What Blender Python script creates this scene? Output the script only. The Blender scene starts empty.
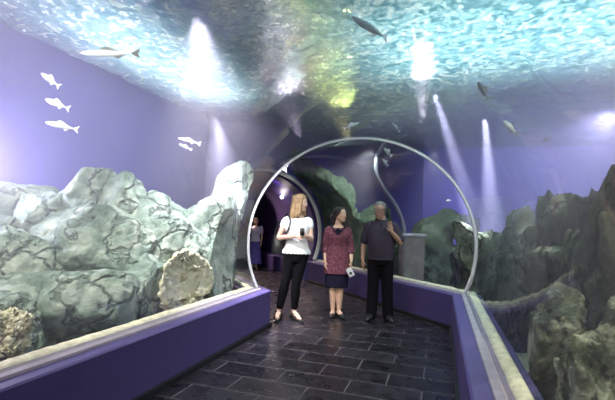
import bpy, bmesh, math, random
from mathutils import Vector, Matrix, noise, Quaternion

S = bpy.context.scene
COL = S.collection
random.seed(7)
R = math.radians

# ------------------------------------------------------------------ camera
W, H = 615, 400
F = 24 / 36 * 615
EYE = Vector((0, 0, 1.36))
yaw, pitch, roll = R(18), R(3.2), R(2.0)
fw = Vector((-math.sin(yaw) * math.cos(pitch), math.cos(yaw) * math.cos(pitch), math.sin(pitch)))
r0 = fw.cross(Vector((0, 0, 1))).normalized()
u0 = r0.cross(fw)
CR = math.cos(roll) * r0 + math.sin(roll) * u0
CU = -math.sin(roll) * r0 + math.cos(roll) * u0
cd = bpy.data.cameras.new('camera')
cam = bpy.data.objects.new('camera', cd)
COL.objects.link(cam)
cd.lens = 24
cd.sensor_width = 36
cd.clip_start = .02
cam.matrix_world = Matrix.Translation(EYE) @ Matrix((CR, CU, -fw)).transposed().to_4x4()
S.camera = cam


def at(px, py, depth):
    return EYE + (fw + CR * ((px - W / 2) / F) - CU * ((py - H / 2) / F)) * depth


# ------------------------------------------------------------------ helpers
def tag(o, label=None, cat=None, group=None, kind=None):
    if label: o['label'] = label
    if cat: o['category'] = cat
    if group: o['group'] = group
    if kind: o['kind'] = kind
    return o


def link(name, me, m=None, parent=None, smooth=True):
    o = bpy.data.objects.new(name, me)
    COL.objects.link(o)
    if m is not None:
        me.materials.clear()
        me.materials.append(m)
    if smooth:
        for p in me.polygons: p.use_smooth = True
    if parent is not None: o.parent = parent
    return o


def empty(name, loc=(0, 0, 0), rz=0):
    o = bpy.data.objects.new(name, None)
    COL.objects.link(o)
    o.location = loc
    o.rotation_euler = (0, 0, rz)
    o.empty_display_size = .1
    return o


def from_bm(name, bm, m=None, parent=None, smooth=True):
    bmesh.ops.recalc_face_normals(bm, faces=bm.faces[:])
    me = bpy.data.meshes.new(name)
    bm.to_mesh(me)
    bm.free()
    return link(name, me, m, parent, smooth)


def grid_faces(bm, rows, closed_u=False, closed_v=False):
    nr, nc = len(rows), len(rows[0])
    for i in range(nr - (0 if closed_v else 1)):
        for j in range(nc - (0 if closed_u else 1)):
            a, b = rows[i][j], rows[i][(j + 1) % nc]
            c, d = rows[(i + 1) % nr][(j + 1) % nc], rows[(i + 1) % nr][j]
            try: bm.faces.new((a, b, c, d))
            except ValueError: pass


def catmull(P, n):
    if len(P) < 3: n = max(n, 1)
    out = []
    for i in range(len(P) - 1):
        p0 = P[max(i - 1, 0)]; p1 = P[i]; p2 = P[i + 1]; p3 = P[min(i + 2, len(P) - 1)]
        for k in range(n):
            t = k / n
            out.append(tuple(.5 * ((2 * b) + (-a + c) * t + (2 * a - 5 * b + 4 * c - d) * t * t + (-a + 3 * b - 3 * c + d) * t ** 3) for a, b, c, d in zip(p0, p1, p2, p3)))
    out.append(tuple(P[-1]))
    return out


def tube(bm, pts, radii, seg=12, n=4, flat=1.0, flat_axis=None):
    """round-ended limb along pts"""
    Q = catmull([tuple(p) + (r,) for p, r in zip(pts, radii)], n)
    # round ends
    a, b = Vector(Q[0][:3]), Vector(Q[1][:3])
    c, d = Vector(Q[-1][:3]), Vector(Q[-2][:3])
    da, dc = (a - b).normalized(), (c - d).normalized()
    pre = [tuple(a + da * Q[0][3] * s) + (Q[0][3] * w,) for s, w in ((.95, .3), (.75, .66), (.4, .92))]
    post = [tuple(c + dc * Q[-1][3] * s) + (Q[-1][3] * w,) for s, w in ((.4, .92), (.75, .66), (.95, .3))]
    Q = pre + Q + post
    rows = []
    ref = Vector((0.13, 1, .07)) if flat_axis is None else Vector(flat_axis)
    for i, q in enumerate(Q):
        p = Vector(q[:3])
        t = (Vector(Q[min(i + 1, len(Q) - 1)][:3]) - Vector(Q[max(i - 1, 0)][:3])).normalized()
        x = ref - t * ref.dot(t)
        if x.length < .05: x = Vector((1, 0, 0)) - t * t.x
        x.normalize()
        y = t.cross(x)
        rows.append([bm.verts.new(p + (x * math.cos(2 * math.pi * k / seg) * flat + y * math.sin(2 * math.pi * k / seg)) * q[3]) for k in range(seg)])
    grid_faces(bm, rows, closed_u=True)
    bm.faces.new(rows[0][::-1])
    bm.faces.new(rows[-1])


def loft(bm, rings, seg=20, n=3, power=2.0, M=None):
    """rings: (cx, cy, z, rx, ry)"""
    Q = catmull(rings, n)
    rows = []
    for cx, cy, z, rx, ry in Q:
        row = []
        for k in range(seg):
            a = 2 * math.pi * k / seg
            c, s = math.cos(a), math.sin(a)
            e = 2 / power
            p = Vector((cx + rx * math.copysign(abs(c) ** e, c), cy + ry * math.copysign(abs(s) ** e, s), z))
            row.append(bm.verts.new(M @ p if M else p))
        rows.append(row)
    grid_faces(bm, rows, closed_u=True)
    bm.faces.new(rows[0][::-1])
    bm.faces.new(rows[-1])


def ball(bm, c, r, M=None, sub=2):
    g = bmesh.ops.create_icosphere(bm, subdivisions=sub, radius=1)
    for v in g['verts']:
        p = Vector((c[0] + v.co.x * r[0], c[1] + v.co.y * r[1], c[2] + v.co.z * r[2]))
        v.co = M @ p if M else p


def box(bm, a, b, M=None):
    g = bmesh.ops.create_cube(bm, size=1)
    for v in g['verts']:
        p = Vector([(a[i] + b[i]) / 2 + v.co[i] * (b[i] - a[i]) for i in range(3)])
        v.co = M @ p if M else p


def fused(name, bm, voxel, m, parent=None, smooth=2):
    """one continuous surface out of overlapping shapes"""
    bmesh.ops.recalc_face_normals(bm, faces=bm.faces[:])
    me = bpy.data.meshes.new('tmp'); bm.to_mesh(me); bm.free()
    o = bpy.data.objects.new('tmp', me); COL.objects.link(o)
    rm = o.modifiers.new('r', 'REMESH'); rm.mode = 'VOXEL'; rm.voxel_size = voxel
    if smooth:
        sm = o.modifiers.new('s', 'SMOOTH'); sm.factor = .5; sm.iterations = smooth
    dg = bpy.context.evaluated_depsgraph_get()
    out = bpy.data.meshes.new_from_object(o.evaluated_get(dg))
    bpy.data.objects.remove(o); bpy.data.meshes.remove(me)
    out.name = name
    return link(name, out, m, parent)


# ------------------------------------------------------------------ materials
def mat(name):
    m = bpy.data.materials.new(name); m.use_nodes = True
    nt = m.node_tree
    for n in list(nt.nodes): nt.nodes.remove(n)
    out = nt.nodes.new('ShaderNodeOutputMaterial')
    return m, nt, out


def N(nt, t, **kw):
    n = nt.nodes.new(t)
    for k, v in kw.items():
        if k in n.inputs: n.inputs[k].default_value = v
        else: setattr(n, k, v)
    return n


def ramp(nt, src, stops):
    r = nt.nodes.new('ShaderNodeValToRGB')
    e = r.color_ramp.elements
    while len(e) < len(stops): e.new(.5)
    for i, (p, c) in enumerate(stops):
        e[i].position = p; e[i].color = (*c, 1) if len(c) == 3 else c
    nt.links.new(src, r.inputs[0])
    return r.outputs[0]


def plain(name, col, rough=.6, metal=0, var=.12, scale=12, bump=0, spec=.5, bscale=None):
    """principled with a little procedural mottling"""
    m, nt, out = mat(name)
    b = N(nt, 'ShaderNodeBsdfPrincipled', Roughness=rough, Metallic=metal)
    b.inputs['Specular IOR Level'].default_value = spec
    tc = N(nt, 'ShaderNodeTexCoord')
    nz = N(nt, 'ShaderNodeTexNoise', Scale=scale, Detail=4)
    nt.links.new(tc.outputs['Object'], nz.inputs['Vector'])
    c = ramp(nt, nz.outputs['Fac'], [(.3, tuple(x * (1 - var) for x in col)), (.7, tuple(min(1, x * (1 + var)) for x in col))])
    nt.links.new(c, b.inputs['Base Color'])
    if bump:
        n2 = N(nt, 'ShaderNodeTexNoise', Scale=bscale or scale * 3, Detail=5)
        nt.links.new(tc.outputs['Object'], n2.inputs['Vector'])
        bp = N(nt, 'ShaderNodeBump', Strength=bump, Distance=.02)
        nt.links.new(n2.outputs['Fac'], bp.inputs['Height'])
        nt.links.new(bp.outputs['Normal'], b.inputs['Normal'])
    nt.links.new(b.outputs[0], out.inputs[0])
    return m


def rock_mat(name, stops, scale=1.3, bump=.6, patch=None, pscale=5, pmin=.58, stretch=(1, 1, 1), crack=None, cscale=1.6, cw=.05):
    m, nt, out = mat(name)
    b = N(nt, 'ShaderNodeBsdfPrincipled', Roughness=.9)
    b.inputs['Specular IOR Level'].default_value = .15
    tc = N(nt, 'ShaderNodeTexCoord')
    mp = N(nt, 'ShaderNodeMapping'); mp.inputs['Scale'].default_value = stretch
    nt.links.new(tc.outputs['Object'], mp.inputs[0])
    n1 = N(nt, 'ShaderNodeTexNoise', Scale=scale * 2.2, Detail=9, Roughness=.68, Distortion=.6)
    nt.links.new(mp.outputs[0], n1.inputs['Vector'])
    c = ramp(nt, n1.outputs['Fac'], stops)
    if patch:
        n3 = N(nt, 'ShaderNodeTexNoise', Scale=pscale, Detail=8, Roughness=.7)
        nt.links.new(mp.outputs[0], n3.inputs['Vector'])
        f = ramp(nt, n3.outputs['Fac'], [(pmin, (0, 0, 0)), (pmin + .12, (1, 1, 1))])
        mx = N(nt, 'ShaderNodeMix', data_type='RGBA')
        nt.links.new(f, mx.inputs[0]); nt.links.new(c, mx.inputs[6]); mx.inputs[7].default_value = (*patch, 1)
        c = mx.outputs[2]
    n2 = N(nt, 'ShaderNodeTexNoise', Scale=scale * 6, Detail=10, Roughness=.72)
    nt.links.new(mp.outputs[0], n2.inputs['Vector'])
    hgt = n2.outputs['Fac']
    if crack:
        # natural joints in the stone, coloured darker than its faces
        n4 = N(nt, 'ShaderNodeTexNoise', Scale=2.2, Detail=5)
        nt.links.new(mp.outputs[0], n4.inputs['Vector'])
        vm = N(nt, 'ShaderNodeMix', data_type='RGBA', blend_type='LINEAR_LIGHT'); vm.inputs[0].default_value = .7
        nt.links.new(mp.outputs[0], vm.inputs[6]); nt.links.new(n4.outputs['Color'], vm.inputs[7])
        vo = N(nt, 'ShaderNodeTexVoronoi', feature='DISTANCE_TO_EDGE', Scale=cscale)
        nt.links.new(vm.outputs[2], vo.inputs['Vector'])
        e = ramp(nt, vo.outputs['Distance'], [(0, (0, 0, 0)), (cw, (1, 1, 1))])
        m3 = N(nt, 'ShaderNodeMix', data_type='RGBA')
        nt.links.new(e, m3.inputs[0]); m3.inputs[6].default_value = (*crack, 1); nt.links.new(c, m3.inputs[7])
        c = m3.outputs[2]
        ad = N(nt, 'ShaderNodeMath', operation='MULTIPLY_ADD'); ad.inputs[1].default_value = .8
        nt.links.new(e, ad.inputs[0]); nt.links.new(n2.outputs['Fac'], ad.inputs[2]); hgt = ad.outputs[0]
    nt.links.new(c, b.inputs['Base Color'])
    bp = N(nt, 'ShaderNodeBump', Strength=bump, Distance=.12)
    nt.links.new(hgt, bp.inputs['Height'])
    nt.links.new(bp.outputs['Normal'], b.inputs['Normal'])
    nt.links.new(b.outputs[0], out.inputs[0])
    return m


def floor_mat(name, off):
    m, nt, out = mat(name)
    b = N(nt, 'ShaderNodeBsdfPrincipled')
    tc = N(nt, 'ShaderNodeTexCoord')
    mp = N(nt, 'ShaderNodeMapping'); mp.inputs['Location'].default_value = off
    nt.links.new(tc.outputs['Object'], mp.inputs[0])
    br = N(nt, 'ShaderNodeTexBrick', Scale=1.0)
    br.offset = .5
    br.inputs['Brick Width'].default_value = .60
    br.inputs['Row Height'].default_value = .30
    br.inputs['Mortar Size'].default_value = .0035
    br.inputs['Mortar Smooth'].default_value = .2
    br.inputs['Color1'].default_value = (.007, .006, .008, 1)
    br.inputs['Color2'].default_value = (.020, .016, .022, 1)
    br.inputs['Mortar'].default_value = (.21, .18, .19, 1)
    nt.links.new(mp.outputs[0], br.inputs['Vector'])
    nz = N(nt, 'ShaderNodeTexNoise', Scale=7, Detail=6)
    nt.links.new(mp.outputs[0], nz.inputs['Vector'])
    mx = N(nt, 'ShaderNodeMix', data_type='RGBA', blend_type='MULTIPLY'); mx.inputs[0].default_value = .7
    nt.links.new(br.outputs['Color'], mx.inputs[6])
    nt.links.new(ramp(nt, nz.outputs['Fac'], [(.3, (.6, .6, .6)), (.7, (1, 1, 1))]), mx.inputs[7])
    nt.links.new(mx.outputs[2], b.inputs['Base Color'])
    rr = ramp(nt, nz.outputs['Fac'], [(.3, (.22,) * 3), (.75, (.42,) * 3)])
    nt.links.new(rr, b.inputs['Roughness'])
    bp = N(nt, 'ShaderNodeBump', Strength=.35, Distance=.01)
    inv = N(nt, 'ShaderNodeMath', operation='MULTIPLY_ADD')
    inv.inputs[1].default_value = -1
    nt.links.new(br.outputs['Fac'], inv.inputs[0]); nt.links.new(nz.outputs['Fac'], inv.inputs[2])
    nt.links.new(inv.outputs[0], bp.inputs['Height'])
    nt.links.new(bp.outputs['Normal'], b.inputs['Normal'])
    nt.links.new(b.outputs[0], out.inputs[0])
    return m


def acrylic_mat():
    m, nt, out = mat('clear_acrylic')
    t = N(nt, 'ShaderNodeBsdfTransparent'); t.inputs[0].default_value = (.96, .98, .99, 1)
    g = N(nt, 'ShaderNodeBsdfGlossy', Roughness=.015)
    lw = N(nt, 'ShaderNodeLayerWeight', Blend=.5)
    pw = N(nt, 'ShaderNodeMath', operation='POWER'); pw.inputs[1].default_value = 4.5
    nt.links.new(lw.outputs['Facing'], pw.inputs[0])
    fr = N(nt, 'ShaderNodeMapRange'); fr.inputs['To Min'].default_value = .05; fr.inputs['To Max'].default_value = .75
    nt.links.new(pw.outputs[0], fr.inputs['Value'])
    tc = N(nt, 'ShaderNodeTexCoord')
    nz = N(nt, 'ShaderNodeTexNoise', Scale=1.6, Detail=2)
    nt.links.new(tc.outputs['Object'], nz.inputs['Vector'])
    bp = N(nt, 'ShaderNodeBump', Strength=.12, Distance=.05)
    nt.links.new(nz.outputs['Fac'], bp.inputs['Height'])
    nt.links.new(bp.outputs['Normal'], g.inputs['Normal'])
    mx = N(nt, 'ShaderNodeMixShader')
    nt.links.new(fr.outputs[0], mx.inputs[0])
    nt.links.new(t.outputs[0], mx.inputs[1]); nt.links.new(g.outputs[0], mx.inputs[2])
    nt.links.new(mx.outputs[0], out.inputs[0])
    return m


def water_surface_mat():
    m, nt, out = mat('rippled_water')
    tc = N(nt, 'ShaderNodeTexCoord')
    n1 = N(nt, 'ShaderNodeTexNoise', Scale=6.5, Detail=3, Distortion=.5)
    n2 = N(nt, 'ShaderNodeTexNoise', Scale=22, Detail=2)
    for n in (n1, n2): nt.links.new(tc.outputs['Object'], n.inputs['Vector'])
    ad = N(nt, 'ShaderNodeMath', operation='MULTIPLY_ADD'); ad.inputs[1].default_value = .35
    nt.links.new(n2.outputs['Fac'], ad.inputs[0]); nt.links.new(n1.outputs['Fac'], ad.inputs[2])
    bp = N(nt, 'ShaderNodeBump', Strength=.9, Distance=.10)
    nt.links.new(ad.outputs[0], bp.inputs['Height'])
    g = N(nt, 'ShaderNodeBsdfGlossy', Roughness=.07); g.inputs[0].default_value = (.72, .84, .84, 1)
    tl = N(nt, 'ShaderNodeBsdfTranslucent')
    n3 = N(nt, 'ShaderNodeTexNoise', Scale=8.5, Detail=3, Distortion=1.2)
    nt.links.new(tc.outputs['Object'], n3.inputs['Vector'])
    nt.links.new(ramp(nt, n3.outputs['Fac'], [(.38, (.14, .34, .40)), (.50, (.40, .68, .74)), (.62, (.92, 1, 1))]), tl.inputs[0])  # bright ripple glints put into the colour, varied by noise
    tr = N(nt, 'ShaderNodeBsdfTransparent'); tr.inputs[0].default_value = (.85, .95, 1, 1)
    for s in (g, tl): nt.links.new(bp.outputs['Normal'], s.inputs['Normal'])
    m1 = N(nt, 'ShaderNodeMixShader'); m1.inputs[0].default_value = .33
    nt.links.new(g.outputs[0], m1.inputs[1]); nt.links.new(tl.outputs[0], m1.inputs[2])
    m2 = N(nt, 'ShaderNodeMixShader'); m2.inputs[0].default_value = .30
    nt.links.new(m1.outputs[0], m2.inputs[1]); nt.links.new(tr.outputs[0], m2.inputs[2])
    nt.links.new(m2.outputs[0], out.inputs[0])
    return m


def water_volume_mat(dens):
    m, nt, out = mat('hazy_water')
    v = N(nt, 'ShaderNodeVolumeScatter', Density=dens, Anisotropy=.25)
    v.inputs['Color'].default_value = (.84, .79, 1, 1)
    nt.links.new(v.outputs[0], out.inputs['Volume'])
    return m


PURPLE = plain('purple_painted_plaster', (.068, .046, .160), .55, var=.06, scale=6, bump=.08, bscale=60)
SKIRT = plain('black_skirting', (.010, .009, .012), .5)
TRIMG = plain('grey_mauve_sealant', (.30, .25, .29), .6, var=.15, scale=9)
TRIMC = plain('cream_mineral_crust', (.80, .70, .50), .85, var=.22, scale=14, bump=.5, bscale=30)
RINGM = plain('pale_grey_ring', (.46, .46, .47), .4, var=.06)
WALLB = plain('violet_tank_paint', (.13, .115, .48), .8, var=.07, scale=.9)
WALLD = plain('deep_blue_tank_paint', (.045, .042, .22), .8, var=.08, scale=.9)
SAND = plain('pale_sand', (.52, .50, .40), .9, var=.2, scale=9, bump=.4)
DRYC = plain('dark_plant_room_ceiling', (.05, .055, .055), .9)
CORR = plain('dark_purple_corridor', (.05, .032, .12), .5, var=.1, scale=3)
ACRY = acrylic_mat()
FLOOR1 = floor_mat('slate_tiles', (.12, -.03, 0))

# ------------------------------------------------------------------ path of the tunnel
BEND = R(43.4)
XC = -.96
CN = Vector((XC, 5.47, 0))
D2 = Vector((-math.sin(BEND), math.cos(BEND), 0))
N2 = Vector((math.cos(BEND), math.sin(BEND), 0))
TB = math.tan(BEND / 2)
S2 = 4.05
Y0 = -2.6
ZC, RAD = 1.10, 1.435


def st_back(l, z, y=Y0): return Vector((XC + l, y, z))
def st_mitre(l, z): return Vector((XC + l, CN.y + l * TB, z))
def seg2(s, l, z): return CN + D2 * s + N2 * l + Vector((0, 0, z))


def sweep(name, prof, stations, m, closed=True, caps=True, smooth=False):
    bm = bmesh.new()
    rows = [[bm.verts.new(f(l, z)) for l, z in prof] for f in stations]
    grid_faces(bm, rows, closed_u=closed)
    if closed and caps:
        bm.faces.new(rows[0]); bm.faces.new(rows[-1][::-1])
    return from_bm(name, bm, m, None, smooth)


STN = [st_back, st_mitre, lambda l, z: seg2(S2, l, z)]
STN3 = [lambda l, z: seg2(S2 + .16, l, z), lambda l, z: seg2(11, l, z)]


def structure(o): o['kind'] = 'structure'; return o


# floor: one slab per straight run, tiles follow each run
bm = bmesh.new()
q = [(XC - 1.13, Y0), (XC + 1.13, Y0), (XC + 1.13, CN.y + 1.13 * TB), (XC - 1.13, CN.y - 1.13 * TB)]
t_ = [bm.verts.new((x, y, 0)) for x, y in q]; b_ = [bm.verts.new((x, y, -.15)) for x, y in q]
bm.faces.new(t_); bm.faces.new(b_[::-1]); grid_faces(bm, [t_, b_], closed_u=True)
structure(from_bm('floor', bm, FLOOR1, None, False))
# second run built in its own axes so the tiles turn with it
bm = bmesh.new()
M2 = Matrix.Translation(CN) @ Matrix((N2, D2, Vector((0, 0, 1)))).transposed().to_4x4()
M2i = M2.inverted()
pts = [M2i @ st_mitre(-1.13, 0), M2i @ st_mitre(1.13, 0), Vector((1.6, S2, 0)), Vector((1.6, 11, 0)), Vector((-1.6, 11, 0)), Vector((-1.6, S2, 0)), Vector((-1.13, S2, 0))]
pts.insert(2, Vector((1.13, S2, 0)))
t_ = [bm.verts.new((p.x, p.y, 0)) for p in pts]; b_ = [bm.verts.new((p.x, p.y, -.15)) for p in pts]
bm.faces.new(t_); bm.faces.new(b_[::-1]); grid_faces(bm, [t_, b_], closed_u=True)
o = structure(from_bm('floor_passage', bm, FLOOR1, None, False)); o.matrix_world = M2

# plinth walls, skirtings, trims on both sides
for side, sg in (('left', -1), ('right', 1)):
    P = lambda L: [(sg * l, z) for l, z in L]
    structure(sweep('wall_plinth_' + side, P([(1.13, .0), (1.13, .455), (1.145, .465), (1.50, .465), (1.50, .0)]), STN, PURPLE))
    structure(sweep('baseboard_' + side, P([(1.100, .0), (1.100, .045), (1.129, .05), (1.129, .0)]), STN, SKIRT))
    structure(sweep('trim_1_' + side, P([(1.245, .466), (1.25, .482), (1.30, .486), (1.315, .474), (1.34, .49), (1.362, .49), (1.362, .466)]), STN, TRIMG))
    # crusty cream bead against the acrylic
    bm = bmesh.new(); rows = []
    n1 = 150
    for i in range(n1 + 60):
        f0, f1, t = (st_back, st_mitre, i / n1) if i <= n1 else (st_mitre, STN[2], (i - n1) / 59)
        row = []
        for l, z in [(1.340, .480), (1.345, .494), (1.365, .503), (1.40, .512), (1.43, .505), (1.43, .466), (1.340, .466)]:
            p = f0(sg * l, z).lerp(f1(sg * l, z), t)
            k = noise.noise(p * 9) * .008 + noise.noise(p * 27) * .005
            if z > .47: p = p + Vector((-sg * k * .6, 0, k))
            row.append(bm.verts.new(p))
        rows.append(row)
    grid_faces(bm, rows, closed_u=True)
    structure(from_bm('trim_2_' + side, bm, TRIMC))

# acrylic vault, one sheet per run
arc = []
A0 = math.asin((ZC - .50) / RAD)
for i in range(65):
    a = -A0 + (math.pi + 2 * A0) * i / 64
    arc.append((RAD * math.cos(a), ZC + RAD * math.sin(a)))
structure(sweep('window_1', arc, STN[:2], ACRY, closed=False, smooth=True))
structure(sweep('window_2', arc, STN[1:], ACRY, closed=False, smooth=True))


def ring(name, place, w_in, w_out, half, n=96):
    bm = bmesh.new(); rows = []
    for i in range(n + 1):
        a = -A0 + (math.pi + 2 * A0) * i / n
        row = []
        for r, t in ((RAD - w_in, -half), (RAD - w_in, half), (RAD + w_out, half), (RAD + w_out, -half)):
            row.append(bm.verts.new(place(r * math.cos(a), ZC + r * math.sin(a), t)))
        rows.append(row)
    grid_faces(bm, rows, closed_u=True)
    bm.faces.new(rows[0]); bm.faces.new(rows[-1][::-1])
    return structure(from_bm(name, bm, RINGM, None, False))


MN = Vector((-math.sin(BEND / 2), math.cos(BEND / 2), 0))
ring('trim_3', lambda l, z, t: st_mitre(l, z) + MN * t, .020, .008, .015)
ring('trim_4', lambda l, z, t: seg2(S2 + t, l, z), .05, .012, .03)

# ------------------------------------------------------------------ tank shell
ZW = 3.5      # water level
ZT = 6.5
XL, XR, YB = -4.75, 4.4, 11.6
def bulk(l): p = seg2(S2 + .08, l, 0); return (p.x, p.y)
lL = (XL - seg2(S2 + .08, 0, 0).x) / N2.x
lR = (YB - seg2(S2 + .08, 0, 0).y) / N2.y
poly = [(XL, Y0), bulk(lL), bulk(lR), (XR, YB), (XR, Y0)]


def slab(name, a, b, z0, z1, m, th=.12):
    a, b = Vector((*a, 0)), Vector((*b, 0))
    d = (b - a).normalized(); n = Vector((-d.y, d.x, 0)) * th
    bm = bmesh.new()
    base = [a - d * th, b + d * th, b + d * th + n, a - d * th + n]
    t_ = [bm.verts.new((p.x, p.y, z1)) for p in base]; b_ = [bm.verts.new((p.x, p.y, z0)) for p in base]
    bm.faces.new(t_); bm.faces.new(b_[::-1]); grid_faces(bm, [t_, b_], closed_u=True)
    return structure(from_bm(name, bm, m, None, False))


slab('wall_left', poly[0], poly[1], -.15, ZT, WALLB)
slab('wall_back', poly[2], poly[3], -.15, ZT, WALLB)
slab('wall_right', poly[3], poly[4], -.15, ZT, WALLB)
# bulkhead with the arched opening of the next passage
bm = bmesh.new()
hole = [(RAD * math.cos(-A0 + (math.pi + 2 * A0) * i / 48), ZC + RAD * math.sin(-A0 + (math.pi + 2 * A0) * i / 48)) for i in range(49)]
hole = [(1.13, -.02), (1.13, .45)] + [(hole[0][0], .45)] + hole + [(hole[-1][0], .45), (-1.13, .45), (-1.13, -.02)]
outer = [(lR, -.15 + .13), (lR, ZT), (lL, ZT), (lL, -.02)]
loop = hole + outer[::-1]
fr_ = [bm.verts.new(seg2(S2 + .03, l, z)) for l, z in loop]
bk_ = [bm.verts.new(seg2(S2 + .15, l, z)) for l, z in loop]
bm.faces.new(fr_); bm.faces.new(bk_[::-1]); grid_faces(bm, [fr_, bk_], closed_u=True)
bm.normal_update(); bmesh.ops.triangulate(bm, faces=[f for f in bm.faces if len(f.verts) > 4])
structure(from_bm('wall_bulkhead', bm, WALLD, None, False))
# tank bottoms
for nm, L in (('floor_left_tank', [(XL, Y0), (XC - 1.5, Y0), tuple(st_mitre(-1.5, 0))[:2], tuple(seg2(S2, -1.5, 0))[:2], bulk(lL)]),
              ('floor_right_tank', [(XC + 1.5, Y0), (XR, Y0), (XR, YB), bulk(lR), tuple(seg2(S2, 1.5, 0))[:2], tuple(st_mitre(1.5, 0))[:2]])):
    bm = bmesh.new()
    t_ = [bm.verts.new((x, y, .12)) for x, y in L]; b_ = [bm.verts.new((x, y, -.15)) for x, y in L]
    bm.faces.new(t_); bm.faces.new(b_[::-1]); grid_faces(bm, [t_, b_], closed_u=True)
    bm.normal_update()
    bmesh.ops.triangulate(bm, faces=[f for f in bm.faces if len(f.verts) > 4])
    structure(from_bm(nm, bm, SAND, None, False))
bm = bmesh.new()
box(bm, (XL - .3, Y0, ZT), (XR + .3, YB + .3, ZT + .1))
structure(from_bm('ceiling', bm, DRYC, None, False))

# rippled water surface
bm = bmesh.new()
NX, NY = 130, 200
rows = []
for j in range(NY + 1):
    row = []
    for i in range(NX + 1):
        x = XL + (XR - XL) * i / NX; y = Y0 + (YB - Y0) * j / NY
        p = Vector((x, y, 0))
        z = ZW + .030 * noise.noise(p * 1.3) + .018 * noise.noise(p * 3.1 + Vector((5, 0, 0))) + .010 * noise.noise(p * 6.5)
        row.append(bm.verts.new((x, y, z)))
    rows.append(row)
grid_faces(bm, rows)
# trim what lies behind the bulkhead
dead = [v for v in bm.verts if (v.co - seg2(S2 + .12, 0, 0)).dot(D2) > 0]
bmesh.ops.delete(bm, geom=dead, context='VERTS')
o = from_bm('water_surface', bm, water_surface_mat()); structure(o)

# hazy water body around the tunnel
bm = bmesh.new()
inset = [(XL + .01, Y0 + .01), bulk(lL + .02), bulk(lR - .02), (XR - .01, YB - .01), (XR - .01, Y0 + .01)]
inset = [(x - D2.x * .06 if k in (1, 2) else x, y - D2.y * .06 if k in (1, 2) else y) for k, (x, y) in enumerate(inset)]
t_ = [bm.verts.new((x, y, ZW - .07)) for x, y in inset]; b_ = [bm.verts.new((x, y, .14)) for x, y in inset]
bm.faces.new(t_); bm.faces.new(b_[::-1]); grid_faces(bm, [t_, b_], closed_u=True)
wat = from_bm('water', bm, water_volume_mat(.11), None, False)
wat['kind'] = 'stuff'
RW = RAD + .012
prof = [(1.46, .05)] + [(RW * math.cos(-A0 + (math.pi + 2 * A0) * i / 40), ZC + RW * math.sin(-A0 + (math.pi + 2 * A0) * i / 40)) for i in range(41)] + [(-1.46, .05)]
cut = sweep('cut', prof, [lambda l, z: st_back(l, z, Y0 - .5), st_mitre, lambda l, z: seg2(S2 + .4, l, z)], None)
md = wat.modifiers.new('b', 'BOOLEAN'); md.operation = 'DIFFERENCE'; md.solver = 'EXACT'; md.object = cut
dg = bpy.context.evaluated_depsgraph_get()
me = bpy.data.meshes.new_from_object(wat.evaluated_get(dg))
wat.modifiers.clear(); wat.data = me
bpy.data.objects.remove(cut)

# ------------------------------------------------------------------ dark passage beyond the second ring
arc3 = [(1.36 * math.cos(-.3 + (math.pi + .6) * i / 40), 1.1 + 1.36 * math.sin(-.3 + (math.pi + .6) * i / 40)) for i in range(41)]
shell = [(1.36, 0)] + arc3 + [(-1.36, 0), (-1.5, 0)] + [(1.5 * math.cos(math.pi - math.pi * i / 20), 1.1 + 1.5 * math.sin(math.pi - math.pi * i / 20)) for i in range(21)] + [(1.5, 0)]
structure(sweep('wall_passage', shell, STN3, CORR, smooth=False))
structure(sweep('wall_passage_end', [(-1.5, 0), (1.5, 0), (1.5, 2.7), (-1.5, 2.7)], [lambda l, z: seg2(11, l, z), lambda l, z: seg2(11.1, l, z)], CORR))
for side, sg in (('left', -1), ('right', 1)):
    structure(sweep('baseboard_passage_' + side, [(sg * 1.13, 0), (sg * 1.13, .40), (sg * 1.36, .42), (sg * 1.36, 0)], STN3, PURPLE))


# ------------------------------------------------------------------ rocks
def boulder_mesh(name, size, seed, planes=16, rough=.10, sub=5, vert=1.0, bias=0.0, soft=22, flute=0.0):
    """angular boulder: many random cleavage planes, softened, then noised"""
    rnd = random.Random(seed)
    pl = []
    for _ in range(planes):
        v = Vector((rnd.gauss(0, 1), rnd.gauss(0, 1), rnd.gauss(0, 1) * vert)).normalized()
        pl.append((v, rnd.uniform(.66, 1.0)))
    bm = bmesh.new()
    bmesh.ops.create_icosphere(bm, subdivisions=sub, radius=1)
    off = Vector((seed * 3.7, seed * 1.3, seed * 7.1))
    for v in bm.verts:
        d = v.co.normalized()
        acc = 1.0
        for n, k in pl:
            c = n.dot(d)
            if c > .05:
                acc += (c / k) ** soft
        r = acc ** (-1 / soft) * 1.1
        p = Vector((d.x * size[0], d.y * size[1], d.z * size[2])) * r
        q = p + off
        k = noise.fractal(q * 1.7, 1.0, 2.0, 4) * .5 + noise.ridged_multi_fractal(q * 2.3, 1, 2.1, 4, 1, 2) * .28 - .3 + noise.fractal(q * 9, .8, 2.0, 4) * .16
        if flute:
            f = Vector((q.x * 3.2, q.y * 3.2, q.z * .75))
            k += (noise.ridged_multi_fractal(f, 1, 2.1, 3, 1, 2) - 1.1) * flute
        v.co = p + d * k * rough
    me = bpy.data.meshes.new(name)
    bm.to_mesh(me); bm.free()
    return me


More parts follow.
